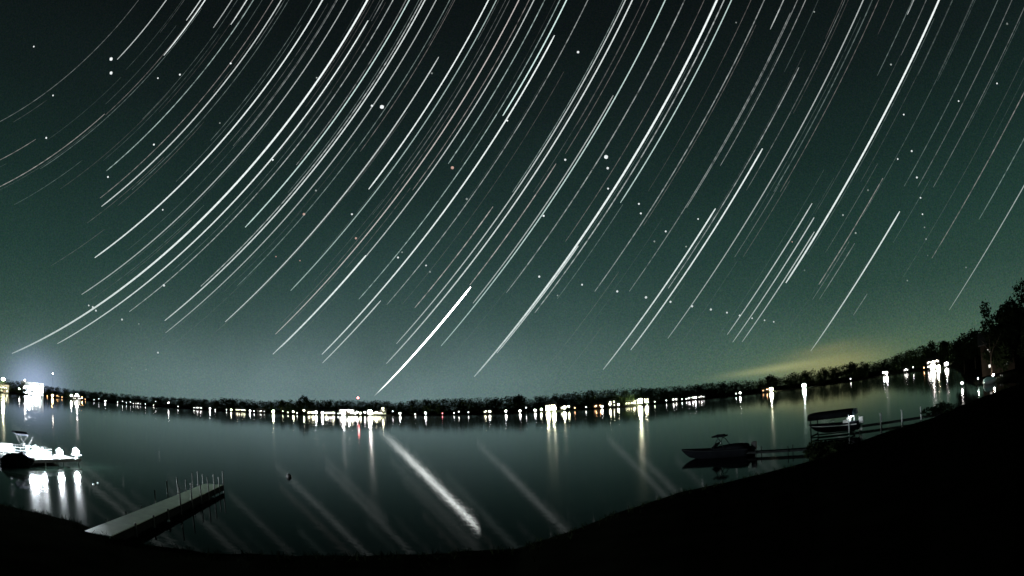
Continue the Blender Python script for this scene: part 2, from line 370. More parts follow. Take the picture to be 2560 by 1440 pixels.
SKY_POINTS = [(-44.89, 30.58, 11, 0), (-44.4, 29.35, 10, 0), (-36.43, 30.37, 6, 0), (-38.85, 29.71, 5, 0), (-30.89, 32.08, 6, 0), (-20.82, 31.5, 5, 1),
 (-13.3, 28.98, 13, 0), (-14.4, 29.07, 7, 0), (-7.94, 32.27, 6, 1), (-24.54, 23.46, 6, 0), (-19.71, 20.81, 6, 1), (-28.03, 21.0, 5, 1),
 (-20.79, 18.54, 8, 2), (-15.89, 18.7, 6, 0), (-5.68, 23.16, 10, 2), (-4.25, 20.15, 7, 1), (10.26, 23.39, 13, 0), (10.3, 22.31, 8, 0),
 (6.01, 23.44, 7, 0), (8.55, 33.68, 8, 0), (0.2, 27.52, 6, 0), (3.41, 18.24, 7, 0), (10.12, 20.37, 6, 0), (13.07, 18.65, 6, 0),
 (13.16, 17.73, 6, 0), (15.44, 15.79, 6, 0), (14.21, 14.96, 6, 1), (18.83, 16.6, 5, 0), (17.29, 14.15, 5, 1), (6.75, 11.46, 6, 0),
 (10.12, 10.57, 7, 0), (12.86, 9.76, 8, 0), (15.2, 9.12, 7, 0), (17.26, 8.49, 7, 0), (19.06, 7.99, 7, 0), (20.6, 7.52, 6, 0),
 (21.82, 7.11, 6, 0), (23.01, 6.7, 5, 0), (24.21, 6.36, 5, 0), (25.1, 6.1, 5, 0), (2.63, 12.48, 7, 0), (4.31, 10.59, 5, 1),
 (-15.4, 16.44, 7, 2), (-11.18, 14.66, 6, 0), (-8.41, 13.89, 5, 0), (-8.03, 13.28, 6, 1), (-10.78, 15.16, 5, 1), (-34.61, 10.97, 7, 0),
 (-41.85, 8.28, 6, 0), (-41.49, 8.0, 6, 0), (-42.28, 8.38, 5, 0), (-34.89, 4.76, 6, 0), (-37.55, 3.15, 5, 1), (-36.07, 3.12, 5, 1),
 (-38.72, 7.47, 6, 0), (-36.96, 7.23, 5, 1), (-35.55, 17.85, 5, 0), (-42.0, 20.1, 6, 0), (-37.64, 23.66, 6, 0), (-49.78, 22.45, 6, 0),
 (-50.33, 26.22, 5, 0), (-54.46, 29.87, 5, 0), (-30.82, 26.43, 5, 1), (57.85, 27.12, 7, 1), (53.95, 22.67, 5, 0), (49.03, 22.3, 5, 0),
 (42.59, 22.53, 5, 0), (42.99, 27.18, 6, 1), (40.61, 18.78, 5, 0), (42.15, 16.75, 6, 0), (42.32, 19.17, 6, 0), (42.03, 14.89, 5, 0),
 (41.86, 13.41, 5, 0), (41.79, 12.21, 5, 1), (41.72, 11.15, 5, 1), (41.58, 9.67, 4, 1), (36.72, 16.62, 6, 1), (33.59, 14.85, 6, 1),
 (34.56, 13.01, 6, 1), (28.77, 10.44, 5, 1), (39.05, 7.82, 5, 1), (45.37, 7.85, 5, 1), (27.18, 34.37, 5, 1), (36.52, 33.71, 5, 1),
 (27.95, 13.23, 4, 2), (-20.94, 14.16, 4, 2), (-23.38, 14.43, 4, 2)]
build_sky()

# ------------------------------------------------------------------ ground sheet and lake
NEAR = [(-180, 40), (-75, 40), (-52, 29.9), (-48.6, 28.5), (-43.6, 26.7), (-40, 23.9), (-31.6, 22.2), (-19.7, 21.9), (-12, 21.9), (-.4, 22.5), (3, 24.2), (6.6, 26.6), (12, 31), (15, 33.4), (22.9, 37.6),
        (28.8, 42), (31.5, 47), (34.9, 52.7), (40.3, 60.2), (45.3, 75.4), (50.1, 89.5), (56, 96), (180, 96)]
FAR = [(-180, 300), (-90, 300), (-60, 480), (-51.3, 640), (-47.9, 850), (-42.9, 1050), (-38.7, 1100), (-31.4, 960), (-25.9, 870), (-20.6, 740), (-8.75, 680), (.2, 600), (7.8, 590), (17, 700), (20.8, 670), (27.5, 640), (32.2, 650), (35.8, 680), (37.9, 620),
       (40.8, 480), (42.3, 458), (43.2, 300), (44, 140), (45, 116), (47.5, 110), (50.1, 98), (56, 97), (180, 97)]
def lut(tab, a): return float(np.interp(a, [t[0] for t in tab], [t[1] for t in tab]))
def near_r(a): return lut(NEAR, a) + .10 * math.sin(a * .9) + .04 * math.sin(a * 2.1 + 1)
def far_r(a): return lut(FAR, a) * (1 + .006 * math.sin(a * 1.7) + .004 * math.sin(a * 4.3))

def ground_z(a, r):
    rn, rf = near_r(a), far_r(a)
    if rf - rn < 12 or a < -80:
        return .9 + 1.7 * max(0, 1 - r / 60)
    if r <= rn: 
        return float(np.interp(r, [0, rn * .5, rn - 2.0, rn - .6, rn], [2.6, 1.4, .36, .18, -.05]))
    return float(np.interp(r, [rn, rn + 3, rf - 8, rf, rf + 2, rf + 8, rf + 30, rf + 90, rf + 300, 6000], [-.05, -1.2, -1.5, -.05, .5, .9, 1.5, 3, 5, 5]))

def build_ground():
    azs = [-180 + 6 * i for i in range(18)] + [-72 + .5 * i for i in range(290)] + [73 + 5 * i for i in range(22)]
    bm = bmesh.new(); rows = []
    for a in azs:
        rn, rf = near_r(a), far_r(a)
        rs = [1.0, rn * .25, rn * .5, rn * .75, rn - 2.0, rn - 1.2, rn - .6, rn, rn + 1, rn + 3]
        rf2 = max(rf, rn + 14)
        rs += [rn + 5, (rn + rf2) / 2, rf2 - 8, rf2 - 2, rf2, rf2 + 2, rf2 + 8, rf2 + 30, rf2 + 90, rf2 + 300, 2500, 6150]
        rs = sorted(rs)
        rows.append([bm.verts.new(polar(a, r, ground_z(a, r))) for r in rs])
    n = len(rows)
    c = bm.verts.new((0, 0, 2.6))
    for i in range(n):
        u, v = rows[i], rows[(i + 1) % n]
        bm.faces.new((c, v[0], u[0]))
        for j in range(len(u) - 1): bm.faces.new((u[j], v[j], v[j + 1], u[j + 1]))
    bmesh.ops.recalc_face_normals(bm, faces=bm.faces)
    me = bpy.data.meshes.new('ground'); bm.to_mesh(me); bm.free(); me.materials.append(M_GRASS)
    for p in me.polygons: p.use_smooth = True
    tag(put('ground', me), kind='structure')

def water_material():
    m, nt, out = nodes('lake water')
    bs = []
    for rg in (WATER_ROUGH, WATER_ROUGH * 3.4):      # calm sheet, and the finer wind ripple riding on it
        b = N(nt, 'ShaderNodeBsdfPrincipled')
        b.inputs['Base Color'].default_value = (.001, .002, .0015, 1)
        b.inputs['Roughness'].default_value = rg
        b.inputs['IOR'].default_value = 1.056
        bs.append(b)
    mx = N(nt, 'ShaderNodeMixShader'); mx.inputs[0].default_value = .05
    nt.links.new(bs[0].outputs[0], mx.inputs[1]); nt.links.new(bs[1].outputs[0], mx.inputs[2])
    tc = N(nt, 'ShaderNodeTexCoord')
    h = None
    for sc, amp in ((.9, .8), (3.0, .50), (8.0, .20), (.12, 1.5)):
        mp = N(nt, 'ShaderNodeMapping'); mp.inputs['Scale'].default_value = (sc * .6, sc, 1)
        mp.inputs['Rotation'].default_value = (0, 0, .35)
        nt.links.new(tc.outputs['Object'], mp.inputs[0])
        nz = N(nt, 'ShaderNodeTexNoise'); nz.inputs['Scale'].default_value = 1.0; nz.inputs['Detail'].default_value = 2
        nt.links.new(mp.outputs[0], nz.inputs['Vector'])
        v = mth(nt, 'MULTIPLY', nz.outputs['Fac'], amp)
        h = v if h is None else mth(nt, 'ADD', h, v)
    bp = N(nt, 'ShaderNodeBump'); bp.inputs['Strength'].default_value = 1.0; bp.inputs['Distance'].default_value = WATER_BUMP
    nt.links.new(h, bp.inputs['Height'])
    for b in bs: nt.links.new(bp.outputs[0], b.inputs['Normal'])
    nt.links.new(mx.outputs[0], out.inputs[0])
    return m

WATER_ROUGH, WATER_BUMP = .042, .0030
build_ground()
def build_lake():
    bm = bmesh.new()
    v = [bm.verts.new(p) for p in ((-1300, 3, 0), (520, 3, 0), (520, 1250, 0), (-1300, 1250, 0))]
    bm.faces.new(v); me = bpy.data.meshes.new('lake'); bm.to_mesh(me); bm.free(); me.materials.append(water_material())
    tag(put('lake', me), kind='structure')
build_lake()

# ------------------------------------------------------------------ trees
def leaf_cloud(rng, lobes, n, size):
    """n small leaf faces on and inside a set of lobes (centre, radii); returns verts, quads"""
    w = np.array([r[0] * r[1] * r[2] for c, r in lobes]) ** .75; w /= w.sum()
    idx = rng.choice(len(lobes), n, p=w)
    C = np.array([l[0] for l in lobes])[idx]; Q = np.array([l[1] for l in lobes])[idx]
    d = rng.normal(size=(n, 3)); d /= np.linalg.norm(d, axis=1)[:, None]
    rad = rng.uniform(.25, 1.0, n) ** .45 * (1 + .10 * rng.normal(size=n))
    p = C + d * Q * rad[:, None]
    a = rng.normal(size=(n, 3)); a /= np.linalg.norm(a, axis=1)[:, None]
    b = np.cross(a, rng.normal(size=(n, 3))); b /= np.linalg.norm(b, axis=1)[:, None]
    s = (size * rng.uniform(.6, 1.35, n))[:, None]
    v = np.stack([p - a * s, p - b * s * .6, p + a * s, p + b * s * .6], 1).reshape(-1, 3)
    return v, np.arange(4 * n).reshape(n, 4)

def crown_lobes(rng, h, w, base=.28, k=7):
    """lobes of a broadleaf crown of height h and half-width w standing on the ground"""
    L = [((0, 0, h * (base + .36)), (w * .78, w * .78, h * (1 - base) * .40))]
    for i in range(k):
        t = rng.uniform(0, 6.283); q = rng.uniform(.35, .75); z = rng.uniform(base + .08, .82)
        rr_ = w * rng.uniform(.34, .52)
        L.append(((w * q * math.cos(t), w * q * math.sin(t), h * z), (rr_, rr_, rr_ * rng.uniform(.7, 1.0))))
    r_ = w * .42
    L.append(((rng.uniform(-.15, .15) * w, rng.uniform(-.15, .15) * w, h - r_ * .9), (r_, r_, r_ * .9)))
    return L

def trunk_shape(bm, h, r, rng, limbs=5):
    top = h * .62
    tube(bm, [(0, 0, -.3), (0, 0, .4), (.06 * h * .1, 0, h * .25), (.1, .05, top)], [r * 1.35, r, r * .8, r * .3], 8)
    for i in range(limbs):
        t = 6.283 * i / limbs + rng.uniform(-.4, .4); z = h * rng.uniform(.26, .45); q = h * rng.uniform(.14, .22)
        tube(bm, [(0, 0, z), (q * .5 * math.cos(t), q * .5 * math.sin(t), z + q * .55), (q * math.cos(t), q * math.sin(t), z + q * 1.2)], [r * .45, r * .32, r * .12], 6)

def tree(name, label, a, d, h, w, n, size, seed, group=None, z=None, mat=None, k=9, base=.28):
    rng = np.random.default_rng(seed)
    g = ground_z(a, d) if z is None else z
    t = thing(name, label, 'tree', polar(a, d, g), rng.uniform(0, 6), group)
    part('trunk', t, M_BARK, lambda bm: trunk_shape(bm, h, max(.16, h * .016), rng))
    v, f = leaf_cloud(rng, crown_lobes(rng, h, w, base, k), n, size)
    put('crown', np_mesh('crown', v, f, mat or M_WOODLAND), t)
    return t

SKYLINE = [(-62, .8), (-51.3, .8), (-48.8, .9), (-46.2, .74), (-42.9, .71), (-38.7, .7), (-36.7, .67), (-33.8, .76), (-31.4, .79), (-29.8, .73), (-28.2, 1.05), (-26.7, .97), (-24.3, .88), (-22.7, 1.03), (-19.6, 1.13), (-15.8, 1.12), (-13.5, 1.14), (-11.2, 1.0),
           (-9.3, 1.2), (-6.6, 1.2), (-3.6, 1.2), (-1.3, 1.22), (1, 1.12), (4, 1.28), (7.9, 1.42), (11.7, 1.28), (15.5, 1.15), (18.6, 1.15), (21.3, 1.08), (23.3, 1.0), (25.3, 1.0), (27.3, 1.2), (29.3, 1.26), (30.3, 1.28), (32.5, 1.27), (34.5, 1.14), (36.2, 1.15), (37.2, 1.5), (38.7, 1.72), (40.6, 1.8), (41.6, 1.78), (43.1, 1.86), (44.5, 2.0), (50, 2.2)]

def far_wood():
    rng = np.random.default_rng(11)
    V, F, off = [], [], 0
    TV, TF, toff = [], [], 0
    protos = []
    for i in range(10):
        protos.append(leaf_cloud(rng, crown_lobes(rng, 1.0, .36 + .08 * rng.random(), .02, 7), 560, .032))
    a = -64.0
    while a < 45.5:
        rf = far_r(min(a, 42.6))
        a += math.degrees(4.6 / rf)
        for row, (lo, hi, tall) in enumerate(((22, 34, .62), (40, 70, .86), (75, 110, 1.0))):
            if rng.random() < (.22 if row == 0 else .04): continue
            aa = a + rng.uniform(-.25, .25); d = rf + rng.uniform(lo, hi)
            top = CAM_H + d * math.tan(R(lut(SKYLINE, aa) * rng.uniform(.97, 1.02)))
            g = ground_z(min(aa, 42.9), d)
            h = max(5.0, (top - g) * tall * rng.uniform(.92, 1.0))
            v, f = protos[rng.integers(10)]
            t = rng.uniform(0, 6.283); c, s = math.cos(t), math.sin(t)
            wsc = h * rng.uniform(1.15, 1.5)
            x = (v[:, 0] * c - v[:, 1] * s) * wsc; y = (v[:, 0] * s + v[:, 1] * c) * wsc
            p = polar(aa, d, g)
            V.append(np.stack([x + p.x, y + p.y, v[:, 2] * h + p.z], 1)); F.append(f + off); off += len(v)
            q = h * .016
            tv = np.array([(q, 0, -.3), (0, q, -.3), (-q, 0, -.3), (0, -q, -.3), (q * .4, 0, h * .5), (0, q * .4, h * .5), (-q * .4, 0, h * .5), (0, -q * .4, h * .5)]) + np.array(p)
            V.append(tv); F.append(np.array([(0, 1, 5, 4), (1, 2, 6, 5), (2, 3, 7, 6), (3, 0, 4, 7)]) + off); off += 8
    o = put('far_wood', np_mesh('far_wood', np.concatenate(V), np.concatenate(F), M_WOODLAND))
    tag(o, 'dark continuous wood lining the far shore behind the lit houses', 'wood', None, 'stuff')
far_wood()

def lone(name, label, a, el, d, w, n, size, seed, **k):
    g = ground_z(min(a, 42.9) if d > 300 else a, d)
    return tree(name, label, a, d, CAM_H + d * math.tan(R(el)) - g, w, n, size, seed, z=g, **k)

lone('rounded_tree', 'tall round-topped dark tree left of the brightest house, standing above the far treeline', -20.5, 1.46, 795, 9.5, 900, .9, 21)
lone('broad_tree', 'low broad dark treetop bulging from the middle of the far treeline', .1, 1.36, 665, 9.5, 800, .9, 22)
lone('hilltop_tree', 'dark round treetop on the skyline under the left end of the orange glow', 24.3, 1.23, 730, 8, 700, .9, 23)
lone('hilltop_tree', 'dark treetop on the skyline right of the orange glow, above the small single lamp', 32.4, 1.34, 720, 7, 700, .9, 24)
lone('shore_tree', 'green lamp-lit tree behind the round yellow lamp, left of the brightest houses', -22.55, .95, 808, 5.5, 800, .8, 25)
lone('shore_tree', 'pale green lit tree behind the small row of lamps on the left far shore', -29.0, .62, 950, 5.0, 700, .8, 26)
lone('shore_tree', 'yellow-green lit tree beside the isolated white lamp of the left far shore', -34.9, .58, 1048, 5.5, 700, .8, 27)
lone('shore_tree', 'yellow-lit tree right behind the small house at the right end of the cottage row', 17.42, .80, 726, 4.2, 700, .7, 28)
lone('bank_tree', 'dark spiky-topped tree above the cluster of warm windows at right', 40.6, 1.98, 560, 8, 1200, .8, 29)
lone('bank_tree', 'dark low tree just right of the spiky-topped one above the warm windows', 42.0, 1.82, 520, 7, 1000, .8, 30)
lone('cove_tree', 'dark rounded tree left of the tall tree mass at the right edge', 43.9, 2.12, 168, 3.6, 1800, .33, 31, mat=M_NEARLEAF)
lone('cove_tree', 'dark tree with a gap of green sky, touching the tall right tree mass', 45.1, 2.36, 160, 4.0, 1900, .33, 32, mat=M_NEARLEAF)
lone('near_tree', 'dark tree forming the left side of the tall tree mass at the right edge', 47.9, 3.55, 122, 4.2, 6500, .30, 33, mat=M_NEARLEAF, base=.03, k=16)
lone('near_tree', 'tallest dark tree at the right edge of the picture', 51.1, 5.6, 128, 5.8, 9000, .33, 34, mat=M_NEARLEAF, base=.03, k=16)
lone('near_tree', 'dark tree behind the lit upper windows, in the middle of the right tree mass', 49.3, 4.2, 136, 4.8, 7000, .33, 35, mat=M_NEARLEAF, base=.03, k=16)
lone('near_tree', 'dark bushy tree below the tallest one, at the very right edge', 52.8, 3.6, 112, 5.4, 7500, .33, 36, mat=M_NEARLEAF, base=.03, k=16)
lone('sapling', 'slender sapling with sparse dark leaf sprays poking left out of the right tree mass', 46.75, 3.75, 116, 1.5, 260, .30, 37, mat=M_NEARLEAF, k=5, base=.62)

def bush(label, a, d, h, w, seed, n=900):
    rng = np.random.default_rng(seed); g = ground_z(a, d) - .05
    t = thing('bush', label, 'bush', polar(a, d, g), 0, 'bushes on the near bank')
    L = [((rng.uniform(-.6, .6) * w, rng.uniform(-.4, .4) * w, h * rng.uniform(.35, .7)), (w * .5, w * .5, h * .36)) for _ in range(6)]
    v, f = leaf_cloud(rng, L, n, .13); v[:, 2] = np.maximum(v[:, 2], .02)
    put('foliage', np_mesh('foliage', v, f, M_NEARLEAF), t)
    def stems(bm):
        for i in range(5): tube(bm, [(0, 0, -.1), (w * .3 * math.cos(i * 1.3), w * .3 * math.sin(i * 1.3), h * .6)], [.03, .012], 5)
    part('stem', t, M_BARK, stems)
bush('dark bush on the bank where the narrow walkway meets the right shore', 29.0, 42.6, 1.5, 1.5, 51)
bush('low dark bush at the water edge below the canopy lift', 30.8, 46.0, .9, 1.6, 52)
bush('dark bush at the end of the dock that leads to the canopy lift', 40.9, 61.0, 1.3, 1.8, 53)

def bank_grass():
    rng = np.random.default_rng(7); V = []; n = 5000
    for i in range(n):
        a = rng.uniform(-56, 50); rn = near_r(a); r = rn - abs(rng.normal()) * 1.6 - .1
        h = rng.uniform(.05, .26) * (.35 + .65 * (math.sin(a * 3.1) * math.sin(a * 1.3 + 2) > -.1)); p = polar(a, r, ground_z(a, r) - .03); t = rng.uniform(0, 6.28); w = .018
        c, s = math.cos(t) * w, math.sin(t) * w; lx, ly = rng.normal(size=2) * .10
        V += [(p.x - c, p.y - s, p.z), (p.x + c, p.y + s, p.z), (p.x + lx + c * .3, p.y + ly + s * .3, p.z + h), (p.x + lx - c * .3, p.y + ly - s * .3, p.z + h)]
    o = put('bank_grass', np_mesh('bank_grass', np.array(V), np.arange(4 * n).reshape(n, 4), M_NEARLEAF))
    tag(o, 'dark rough grass growing along the near bank', 'grass', None, 'stuff')
bank_grass()

# ------------------------------------------------------------------ far shore: houses, lamps, masts
def gable_wall(bm, w, dp, h, g):
    f = [(-w / 2, -dp / 2), (w / 2, -dp / 2), (w / 2, dp / 2), (-w / 2, dp / 2)]
    lo = [bm.verts.new((x, y, -.4)) for x, y in f]; hi = [bm.verts.new((x, y, h)) for x, y in f]
    ra, rb = bm.verts.new((-w / 2, 0, h + g)), bm.verts.new((w / 2, 0, h + g))
    for i in range(4):
        j = (i + 1) % 4
        if i == 1: bm.faces.new((lo[1], lo[2], hi[2], rb, hi[1]))
        elif i == 3: bm.faces.new((lo[3], lo[0], hi[0], ra, hi[3]))
        else: bm.faces.new((lo[i], lo[j], hi[j], hi[i]))
    bm.faces.new((hi[0], hi[1], rb, ra)); bm.faces.new((hi[2], hi[3], ra, rb))

def gable_roof(bm, w, dp, h, g, ov=.5, th=.18):
    sl = math.atan2(g, dp / 2); ln = math.hypot(dp / 2, g) + ov
    for s in (-1, 1):
        c = Vector((0, s * (math.cos(sl) * ln / 2 - .02), h + g - math.sin(sl) * ln / 2 + th * .75))
        bx(bm, c, (w + 2 * ov, ln, th), 0, -s * sl)

def frame_ring(bm, w, h, t=.10, dp=.10):
    bx(bm, (0, 0, h / 2 - t / 2), (w, dp, t)); bx(bm, (0, 0, -h / 2 + t / 2), (w + .12, dp + .05, t))
    bx(bm, (-w / 2 + t / 2, 0, 0), (t, dp, h - 2 * t)); bx(bm, (w / 2 - t / 2, 0, 0), (t, dp, h - 2 * t)); bx(bm, (0, .01, 0), (t * .6, dp * .6, h - 2 * t))
WIN = {}
def window(parent, x, y, z, w, h, glass):
    k = (w, h)
    if k not in WIN:
        WIN[k] = (mesh_of(lambda bm: frame_ring(bm, w, h), 'window', M_TRIM), )
    o = put('window', WIN[k][0], parent, (x, y - .05, z))
    put('pane', mesh_of(lambda bm: bx(bm, (0, .025, 0), (w - .2, .02, h - .2)), 'pane', glass), o)
    return o

M_DARKGLASS = surf('unlit window glass', (.012, .015, .018), .1, .2, 1)
def house(label, a, d, w, storeys, tint, power, wall, lit, porch, name='lake_house', win=None):
    g = ground_z(min(a, 42.9) if d > 300 else a, d)
    t = thing(name, label, 'house', polar(a, d, g), R(-a), 'lit houses along the far shore' if d > 300 else None)
    h = 2.9 * storeys; dp = 8.0
    part('wall', t, M_WALL[wall], lambda bm: gable_wall(bm, w, dp, h, 2.2))
    rf = part('roof', t, M_ROOF, lambda bm: gable_roof(bm, w, dp, h, 2.2))
    part('chimney', rf, M_STONE, lambda bm: bx(bm, (w * .28, .9, h + 2.2), (.7, .7, 1.8)))
    glass = lamp_glass(tint, round(power * .3, 1))
    n = max(2, int(w / 2.8)); k = 0
    for s in range(storeys):
        for i in range(n):
            x = (i + .5) / n * w - w / 2
            if s == 0 and i == n // 2 and n > 2:
                dr = part('door', t, M_DOOR, lambda bm: bx(bm, (0, 0, 1.05), (.95, .08, 2.1)), loc=(x, -dp / 2 - .045, 0))
                part('handle', dr, M_STEEL, lambda bm: bx(bm, (.36, -.07, 1.0), (.05, .06, .14)))
                continue
            window(t, x, -dp / 2, 2.9 * s + 1.55, *(win or ((1.5 if w > 9 else 1.2), 1.3)), glass if lit >> k & 1 else M_DARKGLASS); k += 1
    for i in range(porch):
        x = ((i + .5) / porch - .5) * w * .86
        pl = part('porch_lamp', t, M_TRIM, lambda bm: (bx(bm, (0, .12, .22), (.12, .30, .10)), bx(bm, (0, -.02, .2), (.44, .44, .05))), loc=(x, -dp / 2 - .35, h - .55))
        part('bulb', pl, lamp_glass(tint, power * 3), lambda bm: lathe(bm, [(.1, -.48), (.36, -.34), (.44, -.12), (.34, .10), (.12, .17)], 10), True)
    return t

POST = mesh_of(lambda bm: lathe(bm, [(.16, -.5), (.16, .06), (.07, .10), (.055, 1.0)], 8), 'post', M_FRAME)
CAPS = mesh_of(lambda bm: lathe(bm, [(.05, .22), (.34, .24), (.30, .30), (.06, .40)], 10), 'lamp_cap', M_FRAME)
def shield_shape(bm):
    loft(bm, [[(q * math.cos(t), q * math.sin(t), z) for q, ts in ((.50, 1), (.46, -1)) for t in [math.pi * k / 8 for k in range(9)][::ts]] for z in (-.5, .28)])
SHIELD = mesh_of(shield_shape, 'added_shield', M_FRAME)  # added to keep lamp light off the houses and trees
BULBS = {}
def shore_lamp(label, a, d, z, tint, size, group='lamps along the far shore'):
    g = ground_z(min(a, 42.9), d)
    r, power = LAMP_SIZE[size]
    hgt = max(1.5 + r * .7, z - g)
    t = thing('shore_lamp', label, 'lamp', polar(a, d, g), R(-a), group)
    put('post', POST, t, (0, 0, 0), 0, (1 + .12 * hgt, 1 + .12 * hgt, max(.3, hgt - r)))
    put('lamp_cap', CAPS, t, (0, 0, hgt), 0, (r / .3, r / .3, r / .3))
    if tint != 'y' or a > -5: put('added_shield', SHIELD, t, (0, 0, hgt), 0, (r / .3, r / .3, r / .3))
    k = (tint, size)
    if k not in BULBS:
        BULBS[k] = mesh_of(lambda bm: lathe(bm, [(.3 * r, -r), (.8 * r, -.6 * r), (r, 0), (.8 * r, .55 * r), (.25 * r, .72 * r)], 10), 'bulb', lamp_glass(tint, power), True)
    put('bulb', BULBS[k], t, (0, 0, hgt))

LAMP_SIZE = {1: (.42, 16), 2: (.85, 48), 3: (1.15, 380), 4: (1.45, 1400), 5: (1.8, 3800)}  # bulb radius and glow; oversized bulbs stand in for lens glare
TINTWORD = {'w': 'white', 'y': 'yellow-white', 'o': 'orange', 'g': 'green-white', 'r': 'dim red'}
SIZEWORD = {1: 'small', 2: 'medium', 3: 'bright', 4: 'very bright', 5: 'dazzling'}

HOUSES = [  # label, azimuth, distance, width, storeys, tint, window power, siding, lit windows, porch lamps
 ('warm-lit house at the far left edge with a long pale streak below', -50.98, 675, 13.5, 2, 'y', 14, 0, 0b111111, 3),
 ('orange-lit house next right of the dazzling floodlit boathouse', -45.45, 961, 15.3, 1, 'o', 7, 0, 0b1111, 2),
 ('bright white and orange house with two long streaks, second right of the floodlit boathouse', -43.19, 1051, 15.4, 2, 'w', 12, 0, 0b111111, 3),
 ('small white-lit cottage alone in the middle of the left row of little lamps', -36.88, 1079, 11.5, 1, 'w', 8, 1, 0b111, 1),
 ('white-lit cottage under the pale green lit tree of the left far shore', -30.75, 963, 11.5, 1, 'w', 10, 0, 0b111, 2),
 ('long low house with a row of close yellow-white lights left of the round yellow lamp', -26.62, 896, 16.7, 1, 'y', 10, 0, 0b11111, 4),
 ('dim white-lit house between the long low house and the round yellow lamp', -24.62, 853, 12.5, 1, 'w', 6, 1, 0b110, 1),
 ('leftmost of the four brightest houses, just under the round-topped tree', -19.63, 749, 13.0, 1, 'y', 14, 0, 0b1111, 3),
 ('second of the four brightest houses, left of the tallest blaze of light', -17.85, 740, 11.8, 1, 'w', 14, 0, 0b1111, 3),
 ('brightest and tallest lit house, below and left of the red beacon', -16.31, 732, 19.5, 2, 'w', 18, 0, 0b111111111111, 6),
 ('rightmost of the four brightest houses, above the longest white streak', -13.62, 719, 19.1, 1, 'y', 18, 0, 0b111111, 6),
 ('small house with stacked lights just right of the brightest four', -12.78, 714, 6.7, 2, 'y', 7, 1, 0b11, 1),
 ('pair-lit house with short streaks midway between the brightest houses and the next bright group', -2.89, 641, 9.4, 1, 'y', 12, 0, 0b11, 2),
 ('broad yellow-lit house at the centre of the picture above two long streaks', 3.1, 610, 11.4, 2, 'y', 16, 0, 0b111111, 4),
 ('narrow bright house just right of the broad yellow-lit one', 4.31, 609, 7.3, 1, 'y', 12, 1, 0b11, 2),
 ('house with white and orange lights, first of the cottage row right of centre', 7.61, 604, 9.6, 1, 'o', 10, 0, 0b11, 2),
 ('house with a raised light, second of the cottage row right of centre', 8.94, 618, 8.2, 2, 'y', 12, 0, 0b0111, 2),
 ('house with a wide band of light, third of the cottage row right of centre', 10.65, 639, 11.9, 1, 'y', 14, 0, 0b111, 4),
 ('bright double-streaked house, fourth of the cottage row right of centre', 12.06, 655, 10.5, 2, 'y', 14, 0, 0b1111, 3),
 ('small white-lit house, fifth of the cottage row right of centre', 14.93, 690, 7.3, 1, 'w', 12, 0, 0b11, 2),
 ('house with three separate white lights, sixth of the cottage row right of centre', 16.5, 709, 9.4, 1, 'w', 10, 1, 0b11, 2),
 ('last house of the cottage row right of centre, under the yellow-lit tree', 17.5, 710, 8.5, 1, 'w', 10, 0, 0b11, 1),
 ('house with an orange window and a white streak, alone under the thin orange cloud', 23.89, 670, 11.6, 1, 'o', 10, 0, 0b001, 1),
 ('small two-light house left of the cluster of warm windows at right', 37.88, 633, 6.7, 1, 'w', 12, 1, 0b11, 1),
 ('wide house with a cluster of warm windows near the right end of the far shore', 40.71, 496, 11.9, 2, 'w', 14, 2, 0b01111011, 3),
]
for hd in HOUSES: house(*hd)

